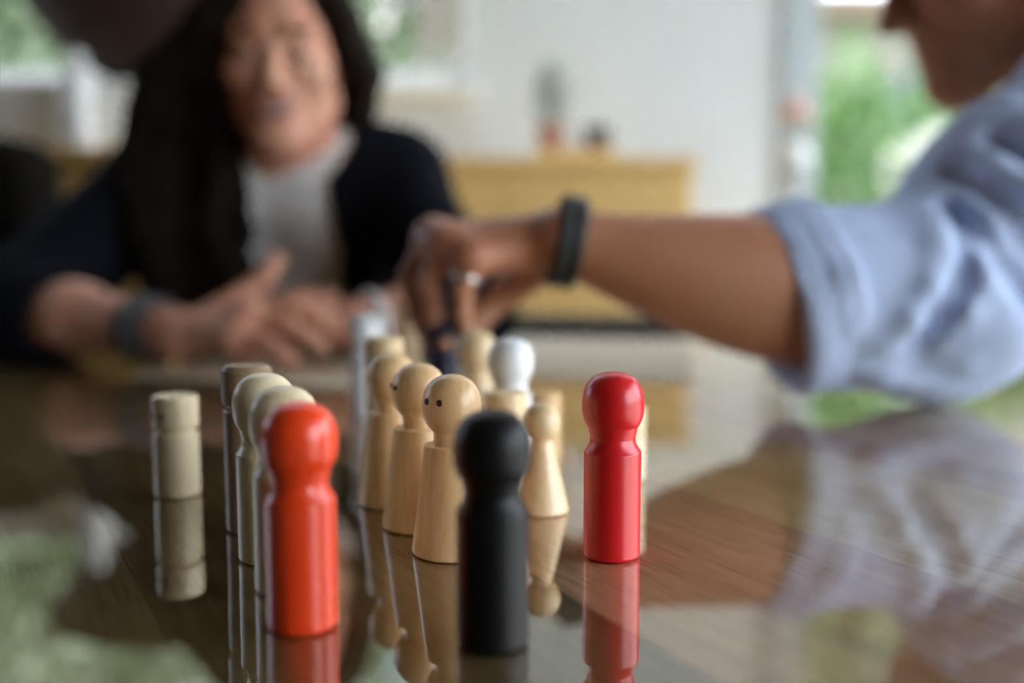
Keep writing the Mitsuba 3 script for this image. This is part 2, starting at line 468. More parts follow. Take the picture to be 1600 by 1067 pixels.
# ------------------------------------------------------------------ the table
tb = thing('table', 'round glossy dark wooden table of broad boards carrying all the peg dolls', 'table')
TC, TR = (0.08, 0.86), 0.66
circ = sg.Point(*TC).buffer(TR, 128)
PW, J0 = 0.14, 0.3365
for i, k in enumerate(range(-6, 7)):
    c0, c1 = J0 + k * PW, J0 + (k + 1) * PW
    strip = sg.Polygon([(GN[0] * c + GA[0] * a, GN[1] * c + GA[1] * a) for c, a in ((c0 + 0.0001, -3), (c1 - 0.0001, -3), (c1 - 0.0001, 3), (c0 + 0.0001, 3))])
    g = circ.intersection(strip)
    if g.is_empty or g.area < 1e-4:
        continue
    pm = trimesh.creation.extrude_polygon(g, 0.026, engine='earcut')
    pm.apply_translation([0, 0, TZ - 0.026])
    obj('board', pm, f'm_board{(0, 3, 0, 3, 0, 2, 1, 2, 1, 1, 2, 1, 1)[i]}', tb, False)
ub = lathe([[0, 0.0], [TR - 0.05, 0.0], [TR - 0.04, 0.012], [0, 0.012]], 96)
ub.apply_translation([TC[0], TC[1], TZ - 0.0385])
obj('underframe', ub, 'm_table_under', tb)
pd = lathe([[0, 0.03], [0.09, 0.03], [0.06, 0.10], [0.05, 0.4], [0.06, 0.66], [0.16, 0.711], [0, 0.711]], 48)
pd.apply_translation([TC[0], TC[1], 0])
obj('pedestal', pd, 'm_table_under', tb, 40)
bs = lathe([[0, 0.001], [0.30, 0.001], [0.305, 0.01], [0.30, 0.022], [0.09, 0.04], [0, 0.04]], 64)
bs.apply_translation([TC[0], TC[1], 0])
obj('foot', bs, 'm_table_under', tb, 40)

# ------------------------------------------------------------------ peg dolls
def arc(cx, cz, r, a0, a1, n=8):
    return [[cx + r * math.cos(math.radians(a)), cz + r * math.sin(math.radians(a))] for a in np.linspace(a0, a1, n)]


def superhead(r, z0, z1, rn, n=22, p=2.35):
    """a rounded head from the neck radius rn at z0 to the pole at z1"""
    zc, hz = (z0 + z1) / 2, (z1 - z0) / 2
    out = []
    for a in np.linspace(-90, 90, 2 * n):
        c, s = math.cos(math.radians(a)), math.sin(math.radians(a))
        x, z = r * abs(c) ** (2 / p), zc + hz * math.copysign(abs(s) ** (2 / p), s)
        if s < 0 and x < rn:
            continue
        out.append([max(x, 0.0), z])
    out[-1][0] = 0.0
    return out


TYPES = {}
# full-size straight figure with a round head
TYPES['straight'] = dict(body=[[0, 0.0004], [0.0108, 0.0004], *arc(0.0104, 0.0020, 0.0016, -75, 0, 5), [0.0121, 0.0450], *arc(0.0113, 0.0452, 0.0008, 0, 60, 4), [0.0099, 0.0488], [0.0095, 0.0512], [0.0, 0.0512]],
                         head=[[0, 0.0505], [0.0094, 0.0505], [0.0095, 0.0515], *superhead(0.0131, 0.0515, 0.0790, 0.0100)], hr=0.0131, hz=0.0662)
TYPES['cone'] = dict(body=[[0, 0.0004], [0.0168, 0.0004], *arc(0.0163, 0.0016, 0.0012, -70, 10, 5), *arc(0.0109, 0.0464, 0.0008, 15, 90, 5), [0.0076, 0.0472], [0, 0.0472]],
                     head=[[0, 0.0465], [0.0076, 0.0465], [0.0077, 0.0512], *superhead(0.0126, 0.0505, 0.0772, 0.0078, p=2.2)], hr=0.0126, hz=0.0666)
TYPES['flat'] = dict(body=[[0, 0.0004], [0.0098, 0.0004], *arc(0.0094, 0.0018, 0.0014, -75, 0, 5), [0.0109, 0.0560], [0.0103, 0.0570], [0.0088, 0.0572], [0, 0.0572]],
                     head=[[0, 0.0565], [0.0086, 0.0565], [0.0088, 0.0588], [0.0106, 0.0592], [0.0114, 0.0604], [0.0114, 0.0748], [0.0097, 0.0770], [0, 0.0772]], hr=0.0114, hz=0.067)
TYPES['small_flat'] = dict(body=[[0, 0.0004], [0.0106, 0.0004], *arc(0.0102, 0.0018, 0.0014, -75, 0, 5), [0.0116, 0.0328], [0.0110, 0.0338], [0.0095, 0.0342], [0, 0.0342]],
                           head=[[0, 0.0338], [0.0092, 0.0338], [0.0094, 0.0360], *arc(0.0104, 0.0374, 0.0013, -70, 0, 4), *arc(0.0101, 0.0517, 0.0016, 0, 80, 5), [0, 0.0535]], hr=0.0117, hz=0.0435)
TYPES['small_cone'] = dict(body=[[0, 0.0004], [0.0128, 0.0004], *arc(0.0124, 0.0014, 0.0010, -70, 12, 5), [0.0060, 0.0335], [0.0052, 0.0348], [0, 0.0348]],
                           head=[[0, 0.0340], [0.0050, 0.0340], [0.0051, 0.0356], *superhead(0.0096, 0.0350, 0.0545, 0.0052, p=2.05)], hr=0.0096, hz=0.0448)
TYPES['tiny'] = dict(body=[[0, 0.0004], [0.0100, 0.0004], *arc(0.0096, 0.0016, 0.0012, -75, 0, 5), [0.0108, 0.0260], [0.0100, 0.0268], [0, 0.0268]],
                     head=[[0, 0.0262], [0.0090, 0.0262], [0.0092, 0.0276], *arc(0.0096, 0.0288, 0.0012, -70, 0, 4), *arc(0.0094, 0.0402, 0.0014, 0, 80, 5), [0, 0.0418]], hr=0.0108, hz=0.0345)
cache = {}


def doll(kind, x, y, m, label, eyes=None, group=None, head_m=None, turn=0.0):
    t = thing('peg_doll', label, 'peg doll', group)
    to = T().translate([x, y, TZ]).rotate([0, 0, 1], turn)
    for part in ('body', 'head'):
        mm = head_m if part == 'head' and head_m else m
        if (kind, part) not in cache:
            cache[kind, part] = mikit.ply(lathe(TYPES[kind][part], 72), 'm_maple', smooth=28)
        d = {**cache[kind, part], 'bsdf': {'type': 'ref', 'id': mm}}
        obj(part, d, mm, t, to=to)
    if eyes is not None:
        hr, hz = TYPES[kind]['hr'], TYPES[kind]['hz']
        for a in (eyes - 16.5, eyes + 16.5):
            e = trimesh.creation.icosphere(2, 0.0014)
            e.apply_scale([0.45, 1, 1])
            e.apply_translation([hr - 0.0001, 0, hz])
            e.apply_transform(trimesh.transformations.rotation_matrix(math.radians(a), [0, 0, 1]))
            obj('eye', e, 'm_eye', t, True, to=T().translate([x, y, TZ]), label='small black dot eye')
    return t


WL, WM = 'plain wooden dolls with round heads', None
doll('straight', -0.0728, 0.3352, 'm_orange', 'orange-red peg doll nearest the camera, blurred, in front of two plain ones')
doll('straight', -0.0065, 0.3200, 'm_black_paint', 'matt black peg doll standing in the foreground between the red ones')
doll('straight', 0.0423, 0.4120, 'm_red', 'sharp glossy bright red peg doll standing apart at the right')
doll('small_flat', -0.1761, 0.5138, 'm_ash', 'short flat-topped plain wooden peg doll standing alone at the left', eyes=-124)
doll('flat', -0.1214, 0.4510, 'm_shaded_beech', 'tall flat-topped beech peg doll, shade put into its colour, at the back of the left row')
doll('straight', -0.1030, 0.4088, 'm_ash', 'round-headed plain peg doll directly before the tall flat-topped one')
doll('straight', -0.0865, 0.3720, 'm_ash', 'round-headed plain peg doll directly behind the orange-red one')
doll('cone', -0.0257, 0.4181, 'm_beech', 'cone-bodied wooden peg doll with two dot eyes, directly behind the black one', eyes=-127)
doll('cone', -0.0433, 0.4570, 'm_beech', 'middle of three cone-bodied wooden peg dolls in a row, one dot eye showing', eyes=-160)
doll('cone', -0.0611, 0.4983, 'm_beech', 'rear of three cone-bodied wooden peg dolls in a row, no eyes showing', eyes=150)
doll('flat', -0.0750, 0.5800, 'm_maple', 'blurred flat-topped tan peg doll behind the row of three cone-bodied ones')
doll('small_cone', 0.0145, 0.4821, 'm_maple', 'small cone-bodied wooden peg doll between the black and the red one', eyes=175)
doll('small_flat', -0.0035, 0.5250, 'm_maple', 'short flat-topped tan peg doll standing before the white one')
doll('straight', -0.0010, 0.5600, 'm_white_paint', 'white peg doll with a rounded head behind a short tan one')
doll('cone', -0.0225, 0.6250, 'm_maple', 'blurred round-headed tan peg doll next to the white one, just right of the fingertips')
doll('tiny', 0.0190, 0.6000, 'm_beech', 'tiny brown flat-topped peg doll peeping out right of the white one')
doll('tiny', 0.0640, 0.5500, 'm_ash', 'tiny pale peg doll almost hidden behind the bright red one')
doll('straight', -0.0520, 0.7450, 'm_navy_paint', 'dark navy peg doll held under the fingertips of the reaching hand')
doll('straight', -0.1100, 0.7500, 'm_white_paint', 'blurred white peg doll standing before the clasped hands')
doll('flat', -0.0980, 0.9300, 'm_maple', 'farthest tan flat-topped peg doll, left of the reaching hand')

# ------------------------------------------------------------------ papers and notebook on the table
def sheet(pts, z0, z1):
    m = trimesh.creation.extrude_polygon(sg.Polygon(pts), z1 - z0, engine='earcut')
    m.apply_translation([0, 0, TZ + z0])
    return m


obj('paper_sheet', sheet([(-0.376, 0.965), (-0.105, 0.866), (-0.034, 1.055), (-0.305, 1.155)], 0.0003, 0.0012), 'm_paper', smooth=False,
    label='pale beige paper sheet on the table under the clasped hands', cat='paper')
obj('paper_sheet', sheet([(0.170, 0.925), (0.242, 1.325), (-0.045, 1.375), (-0.117, 0.975)], 0.0003, 0.0012), 'm_paper', smooth=False,
    label='pale beige paper sheet on the table under the reaching forearm', cat='paper')
nb = thing('notebook', 'closed black notebook lying on the table behind the right paper sheet', 'notebook')
nm = [rbox(-0.135, 0.135, -0.055, 0.055, a, b, 0.0012) for a, b in ((0.0003, 0.0035), (0.0205, 0.0235))]
nto = T().translate([0.115, 1.412, TZ]).rotate([0, 0, 1], -9)
for m in nm:
    obj('cover', m, 'm_notebook', nb, 30, to=nto)
obj('page_block', box(-0.131, 0.130, -0.052, 0.052, 0.0035, 0.0205), 'm_band_dark', nb, False, to=nto)

# ------------------------------------------------------------------ the person across the table (long dark hair, dark blazer)
pw = key_of('person')
tag(pw, 'smiling person with long dark hair in dark blazer and white top, forearms on table', 'person')
S = np.array
hd = W((-0.272, 1.215, 0.359))
RW = frame((0.06, -0.97, -0.20), (0.03, -0.2, 0.97))
hipc, wst, chs, shc = W((-0.31, 1.62, -0.20)), W((-0.31, 1.53, 0.0)), W((-0.30, 1.41, 0.12)), W((-0.30, 1.30, 0.205))
side = S([1.0, 0, 0])
shR, shL = shc + S([-0.150, -0.005, 0]), shc + S([0.150, 0.0, 0])     # image-left, image-right
elR, elL = W((-0.560, 1.12, 0.052)), W((-0.055, 1.13, 0.052))
wrR, wrL = W((-0.331, 0.985, 0.040)), W((-0.165, 1.035, 0.045))
kneeW = [W((-0.40, 1.17, -0.19)), W((-0.20, 1.17, -0.19))]
ankW = [W((-0.41, 1.28, -0.66)), W((-0.20, 1.28, -0.66))]


def torso(F, g, k=0.06):
    for q in (-1, 1):
        F.join(cone(hipc + side * q * 0.075, wst + side * q * 0.055, 0.105 + g, 0.085 + g), k)
        F.join(cone(wst + side * q * 0.055, chs + side * q * 0.070, 0.085 + g, 0.090 + g), k)
        F.join(cone(chs + side * q * 0.070, shc + side * q * 0.075, 0.090 + g, 0.060 + g), k)
        F.join(cone(shc + side * q * 0.05, shc + side * q * 0.15, 0.058 + g, 0.047 + g), k)


def legs(F, hips, knees, anks, g, k=0.03):
    for h_, kn, an in zip(hips, knees, anks):
        chain(F, [h_, kn, an], [0.088, 0.060, 0.040], k, g)


F = Field((-0.72, 0.86, 0.02), (0.10, 1.80, 1.25), 0.0045)
torso(F, 0)
chain(F, [shR, elR], [0.048, 0.036], 0.03)
chain(F, [shL, elL], [0.048, 0.036], 0.03)
chain(F, [elR, elR * 0.6 + wrR * 0.4 + S([0, 0, 0.004]), wrR], [0.037, 0.035, 0.0245], 0.02)
chain(F, [elL, elL * 0.6 + wrL * 0.4 + S([0, 0, 0.004]), wrL], [0.037, 0.035, 0.0235], 0.02)
legs(F, [hipc + side * q * 0.09 for q in (-1, 1)], kneeW, ankW, 0)
for an in ankW:
    F.join(cone(an + S([0, 0.01, -0.03]), an + S([0, -0.14, -0.06]), 0.035, 0.022), 0.02)
F.join(cone(shc + S([0.01, -0.005, 0.01]), hd + RW @ S([0, -0.022, -0.075]), 0.056, 0.052), 0.03)
LW = head(F, hd, RW, 0.925)
# hands laid over each other; the near one points right, the other comes from the right
hand(F, wrR, [W((-0.262, 1.000, 0.062)), W((-0.258, 0.982, 0.060)), W((-0.260, 0.964, 0.052)), W((-0.268, 0.948, 0.040))],
     [[W((-0.222, 1.005, 0.072)), W((-0.200, 1.008, 0.066)), W((-0.184, 1.008, 0.055))], [W((-0.214, 0.984, 0.066)), W((-0.192, 0.985, 0.055)), W((-0.178, 0.986, 0.043))],
      [W((-0.218, 0.960, 0.052)), W((-0.198, 0.960, 0.040)), W((-0.184, 0.962, 0.028))], [W((-0.234, 0.940, 0.036)), W((-0.218, 0.938, 0.026)), W((-0.206, 0.940, 0.018))]],
     [W((-0.305, 1.005, 0.055)), W((-0.278, 1.030, 0.076)), W((-0.258, 1.040, 0.094)), W((-0.246, 1.044, 0.114))])
hand(F, wrL, [W((-0.215, 1.060, 0.062)), W((-0.222, 1.045, 0.058)), W((-0.224, 1.030, 0.050)), W((-0.218, 1.016, 0.040))],
     [[W((-0.255, 1.070, 0.056)), W((-0.276, 1.070, 0.044)), W((-0.288, 1.066, 0.030))], [W((-0.262, 1.052, 0.046)), W((-0.282, 1.052, 0.032)), W((-0.292, 1.050, 0.020))],
      [W((-0.262, 1.034, 0.034)), W((-0.280, 1.034, 0.024)), W((-0.292, 1.034, 0.016))], [W((-0.250, 1.018, 0.026)), W((-0.266, 1.018, 0.018)), W((-0.278, 1.018, 0.014))]],
     [W((-0.190, 1.055, 0.055)), W((-0.200, 1.080, 0.066)), W((-0.222, 1.090, 0.070)), W((-0.243, 1.088, 0.070))])
scene[pw] = mikit.ply(F.mesh(), 'm_skin_fair', smooth=True)
face_parts(pw, LW, RW, 0.925, 'm_hair_brown', 'smile')

F = Field((-0.62, 1.10, 0.45), (0.02, 1.85, 1.12), 0.005)
torso(F, 0.006)
F.join(ell(hd + S([0, 0.035, -0.10]), (0.05, 0.05, 0.036)), 0.01, sub=True)
obj('white_top', F.mesh(), 'm_white_tee', pw, True, label='plain white top in the blazer opening')

F = Field((-0.72, 0.95, 0.45), (0.10, 1.85, 1.12), 0.005)
torso(F, 0.017)
mid = elR * 0.80 + wrR * 0.20
chain(F, [shR, elR, mid], [0.052, 0.043, 0.042], 0.03, 0.014)
mid = elL * 0.55 + wrL * 0.45
chain(F, [shL, elL, mid], [0.052, 0.043, 0.038], 0.03, 0.012)
for a, b in ((elR, wrR), (elL, wrL)):       # hollow cuff end
    F.join(cone(a * 0.78 + b * 0.22, a * 0.3 + b * 0.7, 0.0415, 0.0415), 0.006, sub=True)
open_ = m3  # (the front opening is cut below)


def slab(x, y, z):
    w = 0.062 - 0.10 * (np.clip(TZ + 0.24 - z, 0, 0.4)) * 0.25
    return np.maximum(np.abs(x + 0.285 + (z - TZ - 0.2) * 0.10) - w, y - (1.36 + (z - TZ - 0.12) * -0.9)) + 0 * z


F.join((slab, S([-0.40, 1.05, 0.70]), S([-0.16, 1.45, 1.05])), 0.006, sub=True)
F.join(cone(shc + S([0.0, -0.03, 0.02]), hd + S([0, 0.02, -0.09]), 0.066, 0.075), 0.012, sub=True)
F.bump(0.007, (14, 14, 14), 5)
bz = obj('blazer', F.mesh(), 'm_blazer', pw, True, label='dark navy blazer worn open')
F = Field((-0.45, 1.08, 0.70), (-0.12, 1.50, 1.08), 0.004)
for q, x0 in ((-1, -0.352), (1, -0.222)):
    pts = [S([x0 + q * 0.008, 1.305, TZ + 0.250]), S([x0 + q * 0.020, 1.222, TZ + 0.185]), S([x0 + q * 0.012, 1.262, TZ + 0.09]), S([x0 - q * 0.004, 1.340, TZ + 0.0])]
    for w in (0.0, 0.018, 0.034):
        chain(F, [p + S([q * w * (0.4 if i in (0, 3) else 1.0), 0.006, 0]) for i, p in enumerate(pts)], [0.007, 0.008, 0.008, 0.006], 0.012)
obj('lapel', F.mesh(), 'm_blazer', bz, True)
F = Field((-0.56, 1.00, 0.02), (-0.02, 1.80, 0.80), 0.006)
F.join(cone(hipc + side * -0.075, wst + side * -0.055, 0.118, 0.095), 0.06)
F.join(cone(hipc + side * 0.075, wst + side * 0.055, 0.118, 0.095), 0.06)
legs(F, [hipc + side * q * 0.09 for q in (-1, 1)], kneeW, ankW, 0.012)
obj('trousers', F.mesh(), 'm_denim', pw, True)
for an in ankW:
    F = Field(an + S([-0.07, -0.22, -0.095]), an + S([0.07, 0.09, 0.05]), 0.005)
    F.join(cone(an + S([0, 0.015, -0.04]), an + S([0, -0.14, -0.062]), 0.043, 0.026), 0.02)
    F.join(cone(an + S([0, 0.0, 0.0]), an + S([0, 0.01, -0.04]), 0.047, 0.045), 0.02)
    obj('shoe', F.mesh(), 'm_leather_black', pw, True)

# long wavy hair: a cap over the skull and many thick locks
F = Field((-0.56, 1.02, 0.72), (-0.06, 1.44, 1.24), 0.004)
hs = 0.94
F.join(ell(LW(0, -0.026, 0.036), S([0.086, 0.100, 0.088]) * hs, RW), 0.01)
F.join(ell(LW(0, 0.080, -0.030), S([0.068, 0.060, 0.098]) * hs, RW), 0.012, sub=True)
r2 = np.random.default_rng(11)


def lock(pts, r0, r1):
    chain(F, [S(p) for p in pts], list(np.linspace(r0, r1, len(pts))), 0.012)


for i in range(44):                          # image-left curtain of hair, falling in front of the shoulder
    u = r2.random()
    v = r2.random()
    top = LW(0.062 + 0.02 * u, 0.060 - 0.11 * v, 0.055 - 0.02 * u)
    p1 = LW(0.090 + 0.070 * u, 0.050 - 0.10 * v, -0.03)
    p2 = S([-0.338 - 0.120 * u, 1.190 + 0.10 * v, TZ + 0.245 + 0.01 * r2.normal()])
    p3 = S([-0.330 - 0.115 * u + 0.01 * r2.normal(), 1.165 + 0.06 * v, TZ + 0.145])
    p4 = S([-0.330 - 0.095 * u + 0.01 * r2.normal(), 1.165 + 0.06 * v, TZ + 0.065 - 0.02 * r2.random()])
    lock([LW(0.02, 0.03 - 0.08 * v, 0.112), top, p1, p2, p3, p4], 0.018, 0.010)
for i in range(18):                          # image-right side, ending behind the shoulder
    u = r2.random()
    v = r2.random()
    top = LW(-0.062 - 0.016 * u, 0.050 - 0.11 * v, 0.055 - 0.02 * u)
    p1 = LW(-0.085 - 0.026 * u, 0.020 - 0.09 * v, -0.03)
    p2 = LW(-0.078 - 0.022 * u, -0.005 - 0.08 * v, -0.080)
    p3 = LW(-0.066 - 0.015 * u, -0.055 - 0.05 * v, -0.115)
    lock([LW(-0.01, 0.03 - 0.08 * v, 0.112), top, p1, p2, p3], 0.016, 0.009)
for i in range(10):                          # back
    u = r2.uniform(-1, 1)
    lock([LW(0.02 * u, -0.05, 0.108), LW(0.06 * u, -0.115, 0.04), LW(0.075 * u, -0.125, -0.06), S([-0.28 + 0.09 * u, 1.355, TZ + 0.20])], 0.02, 0.012)
F.bump(0.010, (60, 60, 22), 9)
obj('hair', F.mesh(1), 'm_hair_brown', pw, True, label='long wavy dark brown hair')


def bangle(name, c, ax, r, tubes, m, parent, label):
    ax = np.asarray(ax, float) / np.linalg.norm(ax)
    tor = trimesh.creation.torus(r, tubes, 40, 12)
    tor.apply_transform(trimesh.geometry.align_vectors([0, 0, 1], ax))
    tor.apply_translation(c)
    return obj(name, tor, m, parent, True, label=label)


ax = wrR - elR
for t, m, lb in ((0.80, 'm_band_dark', 'dark cord bracelet'), (0.845, 'm_band_grey', 'grey beaded bracelet'), (0.89, 'm_band_dark', 'dark cord bracelet')):
    bangle('bracelet', elR + ax * t + S([0, 0, 0.001]), ax, 0.0295, 0.0058, m, pw, lb)
ax = wrL - elL
wc = elL + ax * 0.86
bangle('watch_strap', wc, ax, 0.0275, 0.007, 'm_white_ceramic', pw, 'white watch strap')

# ------------------------------------------------------------------ the person reaching in from the right (pale blue shirt)
pm = key_of('person')
tag(pm, 'person in light blue rolled-sleeve shirt reaching across the table from the right', 'person')
RM = frame((-0.93, 0.10, -0.35), (-0.35, 0.0, 0.93))
nose = W((0.357, 1.0, 0.339))
hm = nose - RM @ S([0, 0.1215, -0.034]) * 1.08
sm = W((0.615, 0.985, 0.275))
sN, sF = W((0.540, 0.880, 0.268)), W((0.66, 1.150, 0.262))
chm, wam, him = W((0.74, 1.00, 0.165)), W((0.925, 1.00, 0.02)), W((1.03, 1.00, -0.20))
elN, wrN = W((0.330, 0.802, 0.088)), W((0.036, 0.757, 0.132))
elF, wrF = W((0.86, 1.30, 0.02)), W((0.92, 1.22, -0.10))
kneeM = [W((0.60, 0.88, -0.17)), W((0.60, 1.12, -0.17))]
ankM = [W((0.66, 0.86, -0.66)), W((0.66, 1.14, -0.66))]
sd = S([0, 1.0, 0])


def torso_m(F, g, k=0.06):
    for q in (-1, 1):
        F.join(cone(him + sd * q * 0.08, wam + sd * q * 0.07, 0.115 + g, 0.100 + g), k)
        F.join(cone(wam + sd * q * 0.07, chm + sd * q * 0.085, 0.100 + g, 0.105 + g), k)
        F.join(cone(chm + sd * q * 0.085, sm + sd * q * 0.085, 0.105 + g, 0.065 + g), k)
    F.join(cone(sm, sN, 0.066 + g, 0.058 + g), k)
    F.join(cone(sm, sF, 0.066 + g, 0.058 + g), k)


F = Field((-0.13, 0.60, 0.02), (1.22, 1.45, 1.34), 0.0045)
torso_m(F, 0)
chain(F, [sN, elN], [0.056, 0.050], 0.03)
chain(F, [sF, elF, wrF, wrF + S([-0.08, -0.03, -0.02])], [0.056, 0.044, 0.03, 0.03], 0.03)
fa = [elN, W((0.208, 0.782, 0.092)), W((0.148, 0.769, 0.107)), W((0.0975, 0.760, 0.121)), wrN]
u_ = np.array([0, 0.125, 0.19, 0.245, 0.308])
far_ = np.array([0.056, 0.0590, 0.0485, 0.0350, 0.0215])
uu = np.linspace(0, 0.308, 26)
fp_ = np.stack([np.polyval(np.polyfit(u_, np.array(fa)[:, k_], 2), uu) for k_ in range(3)], 1)
fr_ = np.interp(uu, u_, far_)
fr_ = np.convolve(np.pad(fr_, 3, mode='edge'), np.ones(7) / 7, 'valid')
for off in (-0.007, 0.007):
    chain(F, [p + S([0, off * min(1, 0.4 + 2.5 * t_), 0]) for p, t_ in zip(fp_, uu)], list(fr_), 0.0015)
legs(F, [him + sd * q * 0.095 for q in (-1, 1)], kneeM, ankM, 0)
for an in ankM:
    F.join(cone(an + S([0.01, 0, -0.03]), an + S([-0.16, 0, -0.06]), 0.037, 0.024), 0.02)
F.join(cone(sm + S([-0.01, 0, 0.0]), hm + RM @ S([0, -0.026, -0.07]), 0.066, 0.062), 0.03)
LM = head(F, hm, RM, 1.08, True)
hand(F, wrN + S([-0.006, 0.006, 0.0]), [W((-0.058, 0.788, 0.134)), W((-0.060, 0.768, 0.135)), W((-0.050, 0.750, 0.130)), W((-0.030, 0.735, 0.120))],
     [[W((-0.0797, 0.786, 0.100)), W((-0.0718, 0.776, 0.073)), W((-0.0600, 0.764, 0.053))], [W((-0.0785, 0.768, 0.105)), W((-0.0715, 0.760, 0.076)), W((-0.0610, 0.752, 0.053))],
      [W((-0.0625, 0.748, 0.101)), W((-0.0570, 0.742, 0.076)), W((-0.0500, 0.738, 0.058))], [W((-0.0365, 0.733, 0.096)), W((-0.0365, 0.733, 0.078)), W((-0.0345, 0.735, 0.066))]],
     [W((0.018, 0.783, 0.112)), W((-0.004, 0.796, 0.092)), W((-0.026, 0.788, 0.073)), W((-0.040, 0.770, 0.058))])
scene[pm] = mikit.ply(F.mesh(), 'm_skin_tan', smooth=True)
face_parts(pm, LM, RM, 1.08, 'm_hair_dark')

# shirt: torso, sleeves down to the rolled cuff at the elbow, folds, collar
F = Field((0.10, 0.56, 0.42), (1.22, 1.45, 1.18), 0.005)
torso_m(F, 0.016)
cuff = W((0.230, 0.785, 0.090))
chain(F, [sN, elN * 0.6 + sN * 0.4, elN + S([0.015, 0, -0.004]), cuff], [0.072, 0.072, 0.068, 0.065], 0.03, 0.006)
chain(F, [sF, elF], [0.066, 0.058], 0.03, 0.006)
P = lambda x, y, z: W((x, y, z))
# folds of the sleeve, seen from the table side
dirc = S([-0.955, -0.10, -0.26])
arm_ax = [(sN, 0.078), (elN * 0.6 + sN * 0.4, 0.078), (elN + S([0.015, 0, -0.004]), 0.074), (cuff, 0.071)]


def on_sleeve(t, ang, lift):
    """a point of the sleeve's surface: t runs from the shoulder (0) to the cuff (3), ang about its axis (0 = up, 90 = towards the table's near side)"""
    i_ = min(int(t), 2)
    u_ = t - i_
    p_ = arm_ax[i_][0] * (1 - u_) + arm_ax[i_ + 1][0] * u_
    r_ = arm_ax[i_][1] * (1 - u_) + arm_ax[i_ + 1][1] * u_
    ax_ = arm_ax[i_ + 1][0] - arm_ax[i_][0]
    ax_ = ax_ / np.linalg.norm(ax_)
    up_ = S([0, 0, 1.0]) - ax_ * ax_[2]
    up_ /= np.linalg.norm(up_)
    sd_ = np.cross(up_, ax_)
    sd_ = sd_ if sd_[1] < 0 else -sd_
    a_ = math.radians(ang)
    return p_ + (up_ * math.cos(a_) + sd_ * math.sin(a_)) * (r_ + lift)


folds = [((1.55, 10), (1.75, 60), (1.85, 100), 0.010), ((1.95, 20), (2.1, 70), (2.35, 110), 0.010), ((2.3, 30), (2.45, 80), (2.7, 115), 0.008),
         ((1.2, 0), (1.35, 60), (1.5, 120), 0.013), ((0.8, 10), (1.0, 70), (1.2, 130), 0.013), ((1.6, 130), (1.95, 120), (2.3, 125), 0.009), ((2.0, 145), (2.4, 140), (2.8, 135), 0.008)]
for *q, r in folds:
    pts = [on_sleeve(t, a, -0.3 * r) for (t0, a0), (t1, a1) in zip(q[:-1], q[1:]) for t, a in ((t0, a0), ((t0 + t1) / 2, (a0 + a1) / 2))] + [on_sleeve(*q[-1], -0.3 * r)]
    chain(F, pts, [r * 0.5, r * 0.9, r, r * 0.9, r * 0.5], 0.012)
for *q, r in [((1.68, 20), (1.86, 65), (1.96, 105), 0.009), ((2.12, 25), (2.26, 75), (2.5, 112), 0.008), ((1.36, 10), (1.54, 65), (1.66, 120), 0.010), ((1.0, 20), (1.18, 75), (1.36, 130), 0.010)]:
    pts = [on_sleeve(t, a, 0.004) for (t0, a0), (t1, a1) in zip(q[:-1], q[1:]) for t, a in ((t0, a0), ((t0 + t1) / 2, (a0 + a1) / 2))] + [on_sleeve(*q[-1], 0.004)]
    for a, b in zip(pts[:-1], pts[1:]):
        F.join(cone(a, b, r, r), 0.010, sub=True)
F.join(cone(elN * 0.4 + cuff * 0.6, cuff + dirc * 0.10, 0.060, 0.061), 0.004, sub=True)
F.join(cone(cuff + dirc * 0.105, cuff + dirc * 0.25, 0.095, 0.10), 0.004, sub=True)
F.join(cone(sm + S([-0.03, 0, 0.03]), hm + RM @ S([0, -0.01, -0.07]), 0.070, 0.075), 0.012, sub=True)
F.bump(0.016, (16, 16, 16), 2)
sh = obj('shirt', F.mesh(1), 'm_chambray', pm, True, label='light blue woven shirt with the sleeves rolled up')
F = Field((0.10, 0.66, 0.745), (0.36, 0.92, 1.00), 0.004)


def ring(c, ax_, R_, r_):
    def fn(x, y, z):
        a_ = (x - c[0]) * ax_[0] + (y - c[1]) * ax_[1] + (z - c[2]) * ax_[2]
        d2 = (x - c[0]) ** 2 + (y - c[1]) ** 2 + (z - c[2]) ** 2 - a_ ** 2
        return np.sqrt((np.sqrt(np.maximum(d2, 0)) - R_) ** 2 + a_ ** 2) - r_
    return fn, c - R_ - r_, c + R_ + r_


dirc /= np.linalg.norm(dirc)
for o, rr in ((-0.014, 0.0695), (0.0, 0.0705), (0.013, 0.070), (0.024, 0.0685)):
    F.join(ring(cuff + dirc * o, dirc, rr, 0.0065), 0.009)
F.bump(0.008, (28, 28, 28), 4)
obj('rolled_cuff', F.mesh(1), 'm_chambray', sh, True)
F = Field(sm + S([-0.20, -0.20, -0.10]), sm + S([0.12, 0.20, 0.16]), 0.004)
cc = sm + S([-0.035, 0, 0.045])
for a in np.linspace(-2.5, 2.5, 30):
    b = a + 5.0 / 29
    q = lambda t: cc + S([0.078 * np.cos(t), 0.078 * np.sin(t), -0.055 * np.cos(t) * -0.6])
    if b < 2.51:
        for o in (0, 0.014, 0.028):
            F.join(cone(q(a) + S([-o * 0.5, 0, o]), q(b) + S([-o * 0.5, 0, o]), 0.006, 0.006), 0.008)
obj('collar', F.mesh(1), 'm_chambray', sh, True)
F = Field((0.48, 0.70, 0.02), (1.22, 1.30, 0.86), 0.006)
for q in (-1, 1):
    F.join(cone(him + sd * q * 0.08, wam * 0.4 + him * 0.6 + sd * q * 0.075, 0.128, 0.120), 0.06)
legs(F, [him + sd * q * 0.095 for q in (-1, 1)], kneeM, ankM, 0.012)
obj('trousers', F.mesh(), 'm_denim', pm, True)
